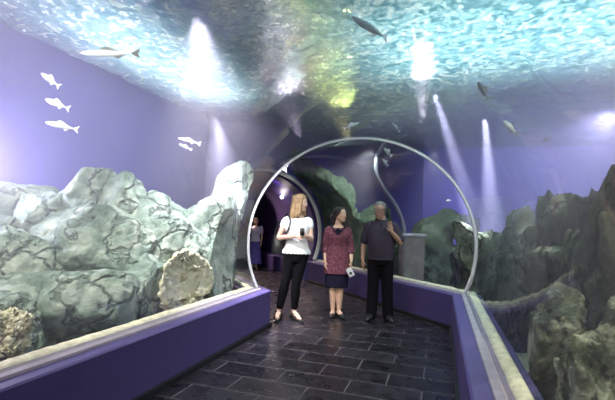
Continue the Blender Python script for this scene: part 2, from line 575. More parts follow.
def keep_out(o, margin=.06):
    """press a rock's surface back where it would break through the tunnel or the tank shell"""
    bpy.context.view_layer.update()
    M = o.matrix_world; Mi = M.inverted()
    for v in o.data.vertices:
        p = M @ v.co
        q = p - CN
        first = p.y < CN.y + (p.x - XC) * TB
        if first: ax, sd = Vector((XC, p.y, 0)), Vector((1, 0, 0))
        else: ax, sd = CN + D2 * q.dot(D2), N2
        l = (p - ax).dot(sd); z = p.z
        if first or q.dot(D2) < S2 + .5:
            rr = RAD + margin
            if z < ZC:
                if abs(l) < rr and z < .55: l2 = math.copysign(max(1.52, min(rr, 9)), l)
                elif abs(l) < rr: l2 = math.copysign(rr, l)
                else: l2 = l
                p = p + sd * (l2 - l)
            else:
                d = math.hypot(l, z - ZC)
                if d < rr:
                    k = rr / max(d, .01)
                    p = p + sd * (l * k - l) + Vector((0, 0, (z - ZC) * k - (z - ZC)))
        b = (p - CN).dot(D2) - (S2 + .02)
        if b > 0: p = p - D2 * b
        p.x = min(max(p.x, XL + .02), XR - .02); p.y = min(p.y, YB - .02); p.z = max(p.z, .1)
        v.co = Mi @ p
    o.data.update()


PALE = [(.34, (.10, .145, .115)), (.48, (.25, .31, .26)), (.62, (.48, .52, .45))]
ROCKP = rock_mat('pale_teal_rock', PALE, bump=.7, patch=(.62, .62, .50), pscale=6, pmin=.66, crack=(.15, .19, .16), cscale=.95, cw=.045)
ROCKO = rock_mat('dark_olive_rock', [(.34, (.020, .026, .016)), (.5, (.12, .135, .085)), (.66, (.34, .34, .24))], bump=1.0, patch=(.46, .49, .38), pscale=4.0, pmin=.60, stretch=(1, 1, .4), crack=(.012, .016, .012), cscale=2.2, cw=.08)
ROCKL = rock_mat('lichen_crusted_rock', [(.34, (.05, .06, .04)), (.5, (.22, .25, .17)), (.66, (.55, .58, .44))], bump=1.0, patch=(.78, .80, .58), pscale=6, pmin=.50)
ROCKK = rock_mat('dark_green_rock', [(.3, (.022, .040, .030)), (.5, (.075, .11, .08)), (.72, (.19, .23, .17))], bump=.9, stretch=(1, 1, .6))
CORALM = rock_mat('ochre_coral', [(.3, (.62, .58, .40)), (.5, (.80, .74, .54)), (.7, (.90, .85, .66))], scale=3, bump=.45, patch=(.86, .72, .50), pscale=9, pmin=.55)


def rock(px, py, depth, wpx, hpx, deep, seed, label, m=ROCKP, rz=0, tilt=0, name='boulder', cat='rock', group='boulders of the left reef', rough=.13, planes=14, vert=1.0, sub=6, soft=26, flute=0.0):
    c = at(px, py, depth)
    k = depth / F
    me = boulder_mesh(name, (wpx * k / 2, deep, hpx * k / 2), seed, rough=rough, planes=planes, vert=vert, sub=sub, soft=soft, flute=flute)
    o = link(name, me, m)
    o.location = c
    ax = math.atan2(c.y, c.x) - math.pi / 2
    o.rotation_euler = (0, R(tilt), ax + R(rz))
    keep_out(o, .035 if cat == 'coral' else .12)
    tag(o, label, cat, group)
    return o


LB = [  # px, py, depth, width px, height px, half thickness, seed, tilt, label
    (4, 290, 3.7, 96, 96, .45, 3, -14, 'broad pale boulder at the left end of the left reef'),
    (42, 214, 4.5, 40, 46, .3, 5, 10, 'small square boulder on the left shoulder of the pale reef'),
    (62, 242, 4.4, 58, 80, .4, 6, 12, 'tall slab boulder left of the big blunt one in the pale reef'),
    (90, 198, 4.8, 42, 58, .4, 9, -6, 'boulder forming the highest peak of the pale left reef'),
    (119, 207, 4.8, 42, 60, .4, 11, 14, 'boulder just right of the reef peak, cracked from it by a dark groove'),
    (106, 254, 4.2, 78, 78, .4, 12, -4, 'large blunt boulder in the middle of the pale reef under the peak'),
    (141, 232, 4.9, 54, 68, .4, 15, 26, 'sloping boulder below the right shoulder of the reef peak'),
    (156, 252, 4.6, 46, 70, .35, 18, 16, 'narrow upright boulder left of the smallest wedge in the pale reef'),
    (178, 258, 4.8, 48, 56, .35, 21, 6, 'small pale wedge of rock just above the ochre coral'),
    (176, 238, 5.2, 56, 56, .4, 22, 34, 'leaning boulder in the saddle of the left reef'),
    (206, 230, 5.3, 50, 80, .35, 25, 22, 'tall pale boulder rising right of the reef saddle'),
    (231, 213, 5.6, 40, 84, .3, 28, 14, 'tallest pale boulder at the right end, against the arch ring'),
    (232, 262, 5.0, 50, 80, .25, 29, 5, 'pale boulder low beside the foot of the arch ring'),
    (60, 315, 3.5, 116, 84, .4, 31, -8, 'wide low boulder resting on the left sill in front of the slab'),
    (138, 300, 4.0, 112, 72, .4, 34, 5, 'wide low boulder between the left sill and the big blunt boulder'),
    (-10, 352, 3.0, 110, 100, .4, 37, -10, 'low boulder cut off by the bottom left edge, above the sill'),
]
for px, py, dp, w_, h_, dz, sd, tl, lb in LB:
    rock(px, py, dp, w_ * 1.2, h_ * 1.17, dz * 1.1, sd, lb, tilt=tl)
# reef bank behind the boulders
c = Vector((-4.45, 4.4, .55))
me = boulder_mesh('reef_bank', (.42, 3.2, 1.0), 77, rough=.35, sub=6)
o = link('reef_bank', me, ROCKP); o.location = c
keep_out(o)
tag(o, 'long pale rock bank behind the loose boulders of the left tank', 'rock')


for px, py, dp, w_, h_, dz, sd, tl, lb in [
    (205, 284, 4.1, 124, 58, .3, 74, 10, 'ochre crusty coral at the right end of the left reef, near the ring'),
    (6, 334, 2.72, 40, 60, .1, 75, 0, 'yellowish coral crust at the left picture edge, above the sill')]:
    o = rock(px, py, dp, w_, h_, dz, sd, lb, m=CORALM, tilt=tl, name='coral', cat='coral', group='corals on the left reef', rough=.22, planes=9, soft=6)
    for v in o.data.vertices:
        q = v.co + Vector((sd, 0, 0))
        v.co += v.normal * (abs(noise.noise(q * 9)) * .05 + abs(noise.noise(q * 21)) * .025 - .03)


# ---- right tank
g_ = 'dark rocks of the right tank'
RB = [
    (645, 345, 2.7, 150, 262, .6, 41, 10, ROCKO, 'massive olive cliff at the right edge, the tallest rock on the right'),
    (590, 308, 3.5, 96, 204, .55, 43, 6, ROCKO, 'tall olive buttress just left of the tallest right-hand cliff'),
    (548, 298, 4.4, 84, 176, .5, 46, 6, ROCKO, 'ridged olive buttress in the middle of the descending right cliff'),
    (513, 295, 5.6, 66, 144, .5, 48, 3, ROCKO, 'dark pointed buttress lit at its foot by the vertical beam'),
    (486, 290, 6.9, 52, 134, .45, 51, -3, ROCKO, 'lowest dark buttress of the right cliff, beside the arch ring'),
    (543, 335, 2.75, 54, 92, .2, 54, 24, ROCKL, 'lichen crusted boulder in front of the olive buttresses'),
    (588, 388, 2.1, 70, 100, .2, 57, 30, ROCKL, 'lichen crusted boulder in the bottom right corner'),
    (545, 388, 2.0, 50, 70, .12, 58, 20, ROCKL, 'small crusted boulder low against the right sill'),
    (612, 330, 2.3, 46, 90, .14, 59, 20, ROCKL, 'crusted knob of rock at the right edge above the corner boulder'),
]
for px, py, dp, w_, h_, dz, sd, tl, m_, lb in RB:
    cl = m_ is ROCKO
    rock(px, py, dp, w_ * (1.2 if cl else 1.15), h_ * (1.12 if cl else 1.15), dz, sd, lb, m=m_, tilt=tl, name='cliff_rock' if cl else 'boulder', group=g_, rough=.30 if cl else .22, planes=22, flute=.75 if cl else .2, soft=16)
# rock arch with a round hole, right of the people
bm = bmesh.new()
ring_pts = []
for i in range(15):
    a = R(-60 + 300 * i / 14)
    ring_pts.append(Vector((.42 * math.cos(a), 0, .46 * math.sin(a))))
tube(bm, ring_pts, [.40, .34, .28, .26, .24, .24, .26, .3, .34, .4, .44, .48, .5, .5, .5], seg=14, n=3)
ball(bm, (-.45, .05, -.45), (.65, .45, .65)); ball(bm, (.35, .1, -.75), (.5, .4, .5)); ball(bm, (-.2, 0, -.9), (.9, .5, .5))
o = fused('rock_arch', bm, .05, ROCKK, smooth=2)
for v in o.data.vertices:
    v.co += v.normal * (noise.fractal(v.co * 2.6, 1, 2, 5) * .13)
c = at(453, 248, 8.4)
o.location = c; o.rotation_euler = (0, 0, math.atan2(c.y, c.x) - math.pi / 2)
keep_out(o)
tag(o, 'dark green rock arch with a round hole, seen through the ring right of the man', 'rock', g_)
for px, py, dp, w_, h_, dz, sd, tl, lb in [
    (366, 246, 8.6, 60, 84, .45, 61, 8, 'dark green rock behind the woman in maroon and the man'),
    (395, 262, 8.3, 46, 66, .35, 62, -6, 'low dark green rock behind the raised arm of the man'),
    (338, 232, 8.9, 52, 120, .45, 66, -14, 'tall grey-green rock right of the second ring, above the woman in maroon'),
    (318, 206, 9.6, 40, 110, .4, 68, -22, 'narrow grey-green rock hugging the far ring beside the blonde woman'),
    (432, 275, 8.2, 30, 50, .3, 69, 0, 'small dark rock between the pale pillar and the rock arch')]:
    rock(px, py, dp, w_, h_, dz, sd, lb, m=ROCKK, tilt=tl, name='cliff_rock', group=g_, rough=.25, planes=20, flute=.4)

# pale pillar with a cap, standing in the far tank
PILL = plain('weathered_mauve_concrete', (.20, .18, .19), .85, var=.3, scale=5)
PCAP = plain('pale_cap', (.46, .44, .52), .8)
pc = at(411, 262, 7.5); pc.z = 0
pr = empty('pillar', (pc.x, pc.y, .12), R(20))
bm = bmesh.new(); box(bm, (-.19, -.19, 0), (.19, .19, 1.07)); bmesh.ops.bevel(bm, geom=bm.edges[:], offset=.015, segments=2, affect='EDGES')
from_bm('shaft', bm, PILL, pr, False)
bm = bmesh.new(); box(bm, (-.215, -.215, 1.065), (.215, .215, 1.115)); bmesh.ops.bevel(bm, geom=bm.edges[:], offset=.01, segments=2, affect='EDGES')
from_bm('cap', bm, PCAP, pr, False)
tag(pr, 'square mauve pillar with a pale cap, in the tank right of the man', 'pillar')

# ------------------------------------------------------------------ fish
FSIL = plain('silver_fish_skin', (.50, .53, .55), .35, metal=.1, var=.15, scale=20)
FBACK = plain('grey_fish_skin', (.30, .33, .36), .5, var=.2, scale=20)
FDARK = plain('dark_fish_skin', (.05, .06, .08), .5, var=.2)
FINP = plain('pale_fin', (.75, .74, .80), .5)
FIND = plain('dark_fin', (.10, .10, .10), .6)
EYEB = plain('fish_eye', (.01, .01, .012), .2)


def fish(px0, py0, px1, py1, depth, label, fat=.11, m=FSIL, fin=FINP, eye=True, group='fish in the tanks', swing=0, dorsal=True, name='fish'):
    """head at px0,py0 and tail tip at px1,py1"""
    a, b = at(px0, py0, depth), at(px1, py1, depth + swing)
    L = (b - a).length
    x = (b - a).normalized()
    up = (CU - x * CU.dot(x)).normalized()
    y = up.cross(x)
    M = Matrix((x, y, up)).transposed().to_4x4()
    root = empty(name, (0, 0, 0))
    root.matrix_world = Matrix.Translation(a) @ M
    T = Matrix(((0, 0, 1, 0), (0, 1, 0, 0), (1, 0, 0, 0), (0, 0, 0, 1)))
    bm = bmesh.new()
    h = fat * .8 * L
    loft(bm, [(0, 0, 0, h * .06, h * .06), (0, 0, .06 * L, h * .5, h * .3), (0, 0, .2 * L, h * .9, h * .5), (0, 0, .4 * L, h, h * .55), (0, 0, .62 * L, h * .72, h * .4), (0, 0, .80 * L, h * .26, h * .16), (0, 0, .86 * L, h * .2, h * .1)], seg=16, M=T)
    from_bm('body', bm, m, root)

    def finm(nm, outline, th=.006):
        bm = bmesh.new()
        f = [bm.verts.new((px * L, -th * L, pz * L)) for px, pz in outline]; k = [bm.verts.new((px * L, th * L, pz * L)) for px, pz in outline]
        bm.faces.new(f); bm.faces.new(k[::-1]); grid_faces(bm, [f, k], closed_u=True)
        return from_bm(nm, bm, fin, root, False)
    finm('tail_fin', [(.84, fat * .18), (.90, fat * .5), (1.0, fat * 1.15), (.95, 0), (1.0, -fat * 1.15), (.90, -fat * .5), (.84, -fat * .18)])
    if dorsal:
        finm('dorsal_fin', [(.32, fat * .9), (.40, fat * 1.5), (.50, fat * 1.25), (.64, fat * .62)])
        finm('belly_fin', [(.55, -fat * .75), (.62, -fat * 1.2), (.70, -fat * .45)])
    if eye:
        for q in (-1, 1):
            bm = bmesh.new(); ball(bm, (.09 * L, q * h * .30, h * .16), (h * .13,) * 3)
            from_bm('eye', bm, EYEB, root)
    tag(root, label, 'fish', group)
    return root


fish(80, 53, 141, 53.5, 3.6, 'largest silver fish, with a dark tail, below the water surface on the left', fat=.075, fin=FIND)
fish(41, 73, 60, 87, 3.7, 'highest of the three small silver fish in a column on the left', fat=.14)
fish(45, 99, 70, 109, 3.7, 'middle one of the three small silver fish in a column on the left', fat=.13)
fish(45, 122, 79, 130, 3.7, 'lowest of the three small silver fish in a column on the left', fat=.10)
fish(178, 138, 201, 144, 4.6, 'upper of two slim silver fish swimming together over the left reef', fat=.09)
fish(179, 144, 192, 150, 4.6, 'lower of two slim silver fish swimming together over the left reef', fat=.11)
fish(176, 59, 182, 66, 4.2, 'tiny dark fish left of the bright lamp glow', fat=.16, m=FDARK, fin=FIND, eye=False)
fish(176, 73, 191, 83, 4.2, 'small dark fish under the tiny one left of the lamp glow', fat=.09, m=FDARK, fin=FIND, eye=False)
fish(351, 16, 388, 39, 4.2, 'long grey-blue fish with a pale back, high above the ring', fat=.11, m=FBACK, swing=.3)
fish(402, 79, 417, 97, 5.2, 'slim grey fish beside the bright lamp streak above the ring', fat=.08, m=FBACK)
fish(359, 123, 343, 129, 5.2, 'small pale fish just above the crown of the ring', fat=.13)
fish(392, 123, 400, 132, 5.2, 'small grey fish right of the crown of the ring', fat=.10, m=FBACK)
fish(334, 146, 347, 141, 7.0, 'slim pale fish just below the crown of the ring', fat=.08)
fish(384, 148, 392, 156, 7.2, 'upper of two pale fish hanging inside the top of the ring', fat=.20)
fish(383, 159, 388, 166, 7.2, 'lower of two pale fish hanging inside the top of the ring', fat=.20)
fish(478, 82, 489, 100, 4.4, 'dark fish nearest the lamp streak on the rippled blue surface', fat=.17, m=FDARK, fin=FIND)
fish(503, 121, 518, 135, 4.4, 'grey fish with a forked tail below the rippled blue surface', fat=.19, m=FBACK, fin=FIND)
fish(542, 141, 551, 137, 4.6, 'tiny dark fish at the lower edge of the rippled blue surface', fat=.16, m=FDARK, fin=FIND, eye=False)
fish(446, 201, 451, 200, 8.0, 'tiny pale fish in the dark blue water above the rock arch', fat=.22, eye=False)

# reflection of a ring in the second pane, modelled as a solid tube
REFL = plain('pale_grey_reflection', (.20, .21, .26), .6)
bm = bmesh.new()
hp = [at(x, y, 7.9) for x, y in [(388, 139), (381, 148), (376, 160), (377, 175), (385, 190), (395, 204), (402, 219), (405, 236), (408, 250), (405, 268), (398, 284)]]
tube(bm, hp, [.035] * len(hp), seg=10, n=5)
tag(from_bm('reflection', bm, REFL), 'pale grey ring reflection behind the man, built as a curving tube', 'reflection')

# ------------------------------------------------------------------ people
SKINA = plain('fair_skin', (.62, .40, .30), .5, var=.05)
SKINB = plain('warm_skin', (.55, .34, .24), .5, var=.05)
SKINC = plain('brown_skin', (.33, .19, .13), .5, var=.05)
BLOND = plain('blonde_hair', (.34, .21, .105), .5, var=.35, scale=30)
BROWN = plain('dark_brown_hair', (.022, .014, .014), .4, var=.3, scale=30)
GREY = plain('grey_hair', (.14, .135, .13), .6, var=.4, scale=40)
WHITE = plain('white_lace', (.80, .79, .80), .8, var=.06, scale=60, bump=.5, bscale=70)
BLACK = plain('black_cloth', (.0045, .004, .0055), .9, spec=.1)
MAROON = plain('maroon_print', (.125, .043, .060), .9, var=.55, scale=38, spec=.1)
NAVY = plain('dark_navy_cloth', (.012, .010, .024), .9, spec=.1)
POLO = plain('dusky_purple_knit', (.040, .031, .046), .9, var=.14, scale=30, spec=.1)
COLLAR = plain('black_collar_knit', (.012, .012, .014), .8)
LEATHER = plain('black_leather', (.012, .011, .013), .35)
LIPS = plain('lips', (.42, .14, .13), .5)
EYEW = plain('eye_white', (.75, .74, .72), .3)
IRIS = plain('iris_dark', (.02, .014, .012), .2)
STEEL = plain('dark_metal', (.05, .05, .055), .3, metal=.8)
PHONEW = plain('white_plastic', (.75, .75, .77), .35)
SOLE = plain('cork_sole', (.20, .13, .08), .7)


def hand(bm, wrist, direc, palm_n, curl, size=1.0, spread=.5, thumb_side=1):
    """palm, four unequal bent fingers, thumb leaving the side of the palm"""
    d = Vector(direc).normalized(); n = Vector(palm_n); n = (n - d * n.dot(d)).normalized(); s = d.cross(n) * thumb_side
    w = Vector(wrist)
    k = size
    tube(bm, [w, w + d * .045 * k, w + d * .085 * k], [.024 * k, .034 * k, .036 * k], seg=12, n=3, flat=.55, flat_axis=n)
    for i, (off, ln) in enumerate(((.027, .072), (.009, .080), (-.009, .074), (-.026, .058))):
        b = w + d * .088 * k + s * off * k
        a1, a2, a3 = curl * .55, curl * 1.2, curl * 1.7
        p = [b]
        for a, f in ((a1, .45), (a2, .32), (a3, .23)):
            p.append(p[-1] + (d * math.cos(a) + n * math.sin(a) + s * off * spread * 4) * ln * f * k)
        tube(bm, p, [.0095 * k, .009 * k, .0082 * k, .0072 * k], seg=8, n=2)
    t0 = w + d * .028 * k + s * .026 * k
    tube(bm, [t0, t0 + (d * .6 + s * .75 + n * .2).normalized() * .038 * k, t0 + (d * .95 + s * .75 + n * .55).normalized() * .066 * k + d * .008 * k], [.0135 * k, .0115 * k, .009 * k], seg=8, n=3)


def head_parts(bm, M, k, nose=1.0):
    loft(bm, [(0, -.052, -.122, .012, .012), (0, -.048, -.112, .030, .030), (0, -.026, -.085, .052, .066), (0, -.008, -.045, .064, .088), (0, 0, 0, .072, .097), (0, .004, .04, .075, .100), (0, .006, .078, .064, .086), (0, .006, .103, .04, .055), (0, .006, .112, .012, .016)],
         seg=22, M=M @ Matrix.Scale(k, 4))
    K = M @ Matrix.Scale(k, 4)
    tube(bm, [K @ Vector((0, -.092, .012)), K @ Vector((0, -.107, -.022)), K @ Vector((0, -.100, -.034))], [.009 * k, .0135 * k, .011 * k], seg=8)
    for s in (-1, 1):
        ball(bm, (.073 * s, .012, -.012), (.010, .020, .031), M=K)
        ball(bm, (.030 * s, -.083, .026), (.024, .012, .008), M=K)      # brow
        ball(bm, (.036 * s, -.070, -.030), (.024, .022, .024), M=K)     # cheek
    ball(bm, (0, -.086, -.062), (.024, .012, .012), M=K)
    ball(bm, (0, -.072, -.104), (.022, .018, .016), M=K)


def face_bits(body, M, k):
    K = M @ Matrix.Scale(k, 4)
    for s in (-1, 1):
        bm = bmesh.new(); ball(bm, (.031 * s, -.083, .004), (.0145, .0105, .008), M=K)
        e = from_bm('eye', bm, EYEW, body)
        bm = bmesh.new(); ball(bm, (.031 * s, -.0915, .004), (.0065, .004, .0068), M=K)
        from_bm('iris', bm, IRIS, e)
    bm = bmesh.new()
    ball(bm, (0, -.0955, -.058), (.021, .007, .0045), M=K); ball(bm, (0, -.0945, -.067), (.018, .008, .006), M=K)
    from_bm('lips', bm, LIPS, body)


def foot_pts(ank, yawd, lift):
    d = Vector((math.sin(R(yawd)), -math.cos(R(yawd)), 0))
    return ank, d


# ---------- generic body: joints are given in metres, the figure faces -Y, its left hand is on +X
def body_mesh(bm, J, fem=True):
    z = J
    t = J['torso']
    loft(bm, t, seg=24, n=4, power=2.3)
    nb, hc = Vector(J['neck']), Vector(J['head'])
    tube(bm, [nb + Vector((0, .01, -.05)), nb + Vector((0, .0, .03)), hc + Vector((0, .018, -.06))], [.062, .05 if fem else .058, .052 if fem else .06], seg=14)
    for sd in ('L', 'R'):
        s, e, w = (Vector(J[k + sd]) for k in ('sh', 'el', 'wr'))
        ua, fa = (.044, .036) if fem else (.050, .040)
        tube(bm, [s + Vector((0, .0, -.012)), s.lerp(e, .45), e, e.lerp(w, .35), w], [ua + .012, ua, fa - .002, fa, .0235 if fem else .027], seg=14, n=5)
        h, kn, a = (Vector(J[k + sd]) for k in ('hip', 'kn', 'an'))
        tube(bm, [h, h.lerp(kn, .4), kn, kn.lerp(a, .33), a], [.088, .076, .053, .054, .034], seg=16, n=5)
        tx, ty = math.sin(R(J['toe' + sd])), -math.cos(R(J['toe' + sd]))
        d = Vector((tx, ty, 0))
        hl = J.get('heel', .0)
        b = a.copy(); b.z = a.z - .065
        ball_z = .028 + J.get('plat', 0)
        tube(bm, [Vector((a.x, a.y, a.z - .045)) - d * .035, b + d * .05 + Vector((0, 0, .025)), Vector((a.x + d.x * .13, a.y + d.y * .13, ball_z + .004)), Vector((a.x + d.x * .185, a.y + d.y * .185, ball_z - .004))], [.034, .036, .034, .022], seg=12, n=4)


def rotz(a): return Matrix.Rotation(R(a), 4, 'Z')


def place(root, px, py, rz, scale=1.0):
    d = (fw + CR * ((px - W / 2) / F) - CU * ((py - H / 2) / F))
    p = EYE + d * (-EYE.z / d.z)
    root.location = p
    face = math.atan2(p.x, p.y)      # 0 when straight ahead: the figure then faces the camera
    root.rotation_euler = (0, 0, -face + R(rz))
    root.scale = (scale,) * 3
    return p


# ============ blonde woman
root = empty('person')
J = dict(
    torso=[(.05, .0, .80, .10, .09), (.05, .0, .90, .168, .120), (.05, 0, 1.00, .155, .110), (.05, 0, 1.11, .132, .098), (.05, -.018, 1.24, .150, .128), (.05, -.008, 1.34, .148, .105), (.05, .005, 1.42, .10, .075), (.05, .01, 1.47, .05, .05)],
    neck=(.052, .005, 1.46), head=(.075, -.02, 1.63),
    shL=(.205, .0, 1.375), shR=(-.110, .0, 1.375), elL=(.245, -.05, 1.13), elR=(-.205, -.045, 1.13), wrL=(.165, -.20, 1.17), wrR=(.03, -.225, 1.16),
    hipL=(.125, 0, .90), hipR=(-.03, 0, .90), knL=(.06, -.03, .50), knR=(-.095, -.02, .50), anL=(.045, .01, .125), anR=(-.165, .02, .125), toeL=28, toeR=-8, plat=.02)
HM = Matrix.Translation(J['head']) @ rotz(62) @ Matrix.Rotation(R(4), 4, 'X')
bm = bmesh.new()
body_mesh(bm, J); head_parts(bm, HM, 1.0)
hand(bm, J['wrR'], (.85, -.12, .22), (.3, .8, -.3), .9, .95, thumb_side=-1)
hand(bm, J['wrL'], (-.80, -.20, .25), (-.2, .8, -.4), 1.1, .95, thumb_side=1)
body = fused('body', bm, .0075, SKINA, root, smooth=2)
face_bits(body, HM, 1.0)
# hair: long, straight, parted, falling to the shoulders
bm = bmesh.new()
K = HM
loft(bm, [(0, .03, -.05, .078, .085), (0, .022, .0, .087, .098), (0, .014, .05, .087, .104), (0, .010, .088, .072, .092), (0, .010, .114, .045, .056), (0, .01, .126, .012, .014)], seg=22, M=K)
for x0, y0, x1, y1, ln, r in [(-.075, .0, -.082, .0, .24, .036), (-.06, .05, -.075, .055, .28, .042), (-.02, .085, -.03, .085, .29, .044), (.03, .085, .03, .085, .29, .044), (.06, .05, .072, .055, .27, .042), (.074, .0, .082, -.01, .24, .036), (-.068, -.045, -.082, -.045, .20, .022), (.068, -.045, .080, -.045, .20, .022)]:
    tube(bm, [K @ Vector((x0 * .85, y0, .06)), K @ Vector((x0, y0, -.05)), K @ Vector((x1, y1 - .005, -.05 - ln * .5)), K @ Vector((x1 * .9, y1 - .02, .03 - ln))], [r, r, r, r * .55], seg=10, n=4, flat=.9)
fused('hair', bm, .009, BLOND, root, smooth=1)
# lace blouse with cap sleeves and a scalloped hem
bm = bmesh.new()
T = [(cx, cy, z, rx + .017, ry + .017) for cx, cy, z, rx, ry in J['torso'] if .95 < z < 1.44]
T = [(.05, 0, .905, .205, .150), (.048, 0, .96, .195, .142)] + T
T[-1] = (.05, .002, 1.405, .118, .084)
loft(bm, T, seg=30, n=4, power=2.3)
for sd in ('L', 'R'):
    s, e = Vector(J['sh' + sd]), Vector(J['el' + sd])
    tube(bm, [s + (Vector((.05, 0, 1.38)) - s) * .3, s + Vector((0, 0, -.005)), s.lerp(e, .30)], [.050, .058, .060], seg=16, n=4)
o = fused('blouse', bm, .0085, WHITE, root, smooth=2)
for v in o.data.vertices:
    if v.co.z < .97:
        a = math.atan2(v.co.y, v.co.x - .05)
        v.co.z += .014 * abs(math.sin(a * 9)) * (1 if v.co.z < .93 else .3)
# slim trousers
bm = bmesh.new()
loft(bm, [(.05, 0, .80, .13, .112), (.05, 0, .88, .176, .130), (.05, 0, .97, .168, .122), (.048, 0, 1.01, .155, .11)], seg=24, n=4)
for sd in ('L', 'R'):
    h, kn, a = (Vector(J[k + sd]) for k in ('hip', 'kn', 'an'))
    tube(bm, [h, h.lerp(kn, .4), kn, kn.lerp(a, .33), a.lerp(kn, .14)], [.100, .088, .064, .066, .050], seg=18, n=5)
fused('trousers', bm, .009, BLACK, root)
# sandals
for sd in ('L', 'R'):
    a = Vector(J['an' + sd]); t = R(J['toe' + sd]); d = Vector((math.sin(t), -math.cos(t), 0)); s = Vector((d.y, -d.x, 0))
    bm = bmesh.new()
    for i in range(8):
        u = i / 7
        p = a + d * (-.055 + .26 * u); p.z = .012 + .022 * (1 - u)
        ball(bm, p, (.042, .042, .012 + .012 * (1 - u)))
    sh = fused('sandal', bm, .008, LEATHER, root, smooth=1)
    bm = bmesh.new()
    for off, zz, ww in ((.105, .062, .046), (-.005, .100, .046)):
        pts = [a + d * off + s * (ww * math.cos(q)) + Vector((0, 0, -a.z + .028 + (zz - .020) * math.sin(q))) for q in [math.pi * j / 8 for j in range(9)]]
        tube(bm, pts, [.012] * 9, seg=6, n=2)
    tube(bm, [a + d * .02 + s * .05 * c_ + Vector((0, 0, -.02)) for c_ in (-1, 0, 1)], [.010] * 3, seg=6)
    from_bm('strap', bm, LEATHER, sh)
place(root, 290.5, 319.5, 0, 1.01)
tag(root, 'blonde woman in white lace blouse and black trousers, looking aside to the others', 'person', 'visitors in the tunnel')
W1 = root
# shoulder bag, hanging from the shoulder behind the elbow
bag = empty('handbag')
bm = bmesh.new()
loft(bm, [(-.195, .125, .88, .085, .06), (-.195, .125, .91, .115, .075), (-.195, .12, 1.03, .118, .07), (-.192, .115, 1.14, .105, .045), (-.19, .11, 1.16, .095, .03)], seg=22, n=3, power=3)
from_bm('pouch', bm, LEATHER, bag)
bm = bmesh.new()
tube(bm, [(-.27, .10, 1.15), (-.23, .09, 1.30), (-.115, .035, 1.445), (-.085, -.02, 1.450), (-.052, -.105, 1.36), (-.075, -.135, 1.25), (-.14, -.02, 1.14), (-.14, .06, 1.12)], [.012] * 8, seg=8, n=4)
from_bm('strap', bm, LEATHER, bag)
bag.location, bag.rotation_euler, bag.scale = W1.location, W1.rotation_euler, W1.scale
tag(bag, 'black leather handbag hanging from the shoulder of the blonde woman', 'bag')
# dark phone in her hands
ph = empty('phone'); bm = bmesh.new(); box(bm, (.085, -.285, 1.175), (.145, -.27, 1.275)); bmesh.ops.bevel(bm, geom=bm.edges[:], offset=.005, segments=2, affect='EDGES')
from_bm('case', bm, LEATHER, ph)
ph.location, ph.rotation_euler, ph.scale = W1.location, W1.rotation_euler, W1.scale
bm = bmesh.new(); box(bm, (.089, -.2865, 1.180), (.141, -.2845, 1.270))
from_bm('screen', bm, STEEL, ph)
tag(ph, 'small dark phone held in both hands by the blonde woman', 'phone')

# ============ woman in maroon
root = empty('person')
J = dict(
    torso=[(0, .0, .78, .10, .09), (0, .0, .88, .165, .120), (0, 0, .98, .156, .112), (0, 0, 1.09, .138, .102), (0, -.012, 1.22, .150, .122), (.0, -.002, 1.30, .148, .104), (.0, .006, 1.37, .095, .075), (.0, .01, 1.42, .05, .05)],
    neck=(.0, .0, 1.415), head=(.02, -.015, 1.575),
    shL=(.155, .0, 1.325), shR=(-.155, .0, 1.325), elL=(.205, .01, 1.07), elR=(-.205, .015, 1.07), wrL=(.215, -.075, .865), wrR=(-.190, -.07, .865),
    hipL=(.08, 0, .87), hipR=(-.08, 0, .87), knL=(.055, -.02, .48), knR=(-.055, -.02, .48), anL=(.05, -.01, .105), anR=(-.045, .015, .105), toeL=20, toeR=-4, plat=.01)
HM = Matrix.Translation(J['head']) @ rotz(52) @ Matrix.Rotation(R(-4), 4, 'X')
bm = bmesh.new()
body_mesh(bm, J); head_parts(bm, HM, 1.0)
hand(bm, J['wrR'], (.1, -.25, -.95), (.9, .1, .1), .45, .95, thumb_side=1)
hand(bm, J['wrL'], (-.05, -.35, -.92), (-.9, .1, .1), .9, .95, thumb_side=-1)
body = fused('body', bm, .0075, SKINB, root)
face_bits(body, HM, 1.0)
bm = bmesh.new()
loft(bm, [(0, .05, -.05, .058, .06), (0, .028, .0, .080, .092), (0, .020, .05, .085, .102), (0, .014, .088, .072, .092), (0, .010, .112, .045, .060), (0, .01, .123, .012, .014)], seg=22, M=HM)
ball(bm, (0, .135, -.03), (.052, .055, .06), M=HM)
tube(bm, [HM @ Vector((0, .12, -.04)), HM @ Vector((0, .135, -.13)), HM @ Vector((0, .12, -.20))], [.04, .034, .015], seg=10)
for s in (-1, 1):
    tube(bm, [HM @ Vector((.05 * s, -.055, .075)), HM @ Vector((.074 * s, -.04, .02)), HM @ Vector((.07 * s, .02, -.03))], [.016, .016, .018], seg=8)
fused('hair', bm, .009, BROWN, root, smooth=1)
bm = bmesh.new()
T = [(cx, cy, z, rx + .024, ry + .026) for cx, cy, z, rx, ry in J['torso'] if .85 < z < 1.36]
T = [(0, 0, .66, .215, .160), (0, 0, .76, .208, .154)] + T + [(0, .006, 1.365, .112, .085)]
loft(bm, T, seg=30, n=4, power=2.3)
for sd in ('L', 'R'):
    s, e, w = (Vector(J[k + sd]) for k in ('sh', 'el', 'wr'))
    tube(bm, [s + (Vector((0, 0, 1.36)) - s) * .35, s, s.lerp(e, .5), e, e.lerp(w, .3)], [.046, .056, .056, .054, .060], seg=16, n=4)
fused('tunic', bm, .009, MAROON, root)
bm = bmesh.new()
tube(bm, [(-.10, -.062, 1.385), (-.045, -.135, 1.31), (0, -.152, 1.265), (.045, -.135, 1.31), (.10, -.062, 1.385)], [.011] * 5, seg=8)
ball(bm, (0, -.128, 1.315), (.042, .016, .048))
from_bm('neckline', bm, NAVY, root)
bm = bmesh.new()
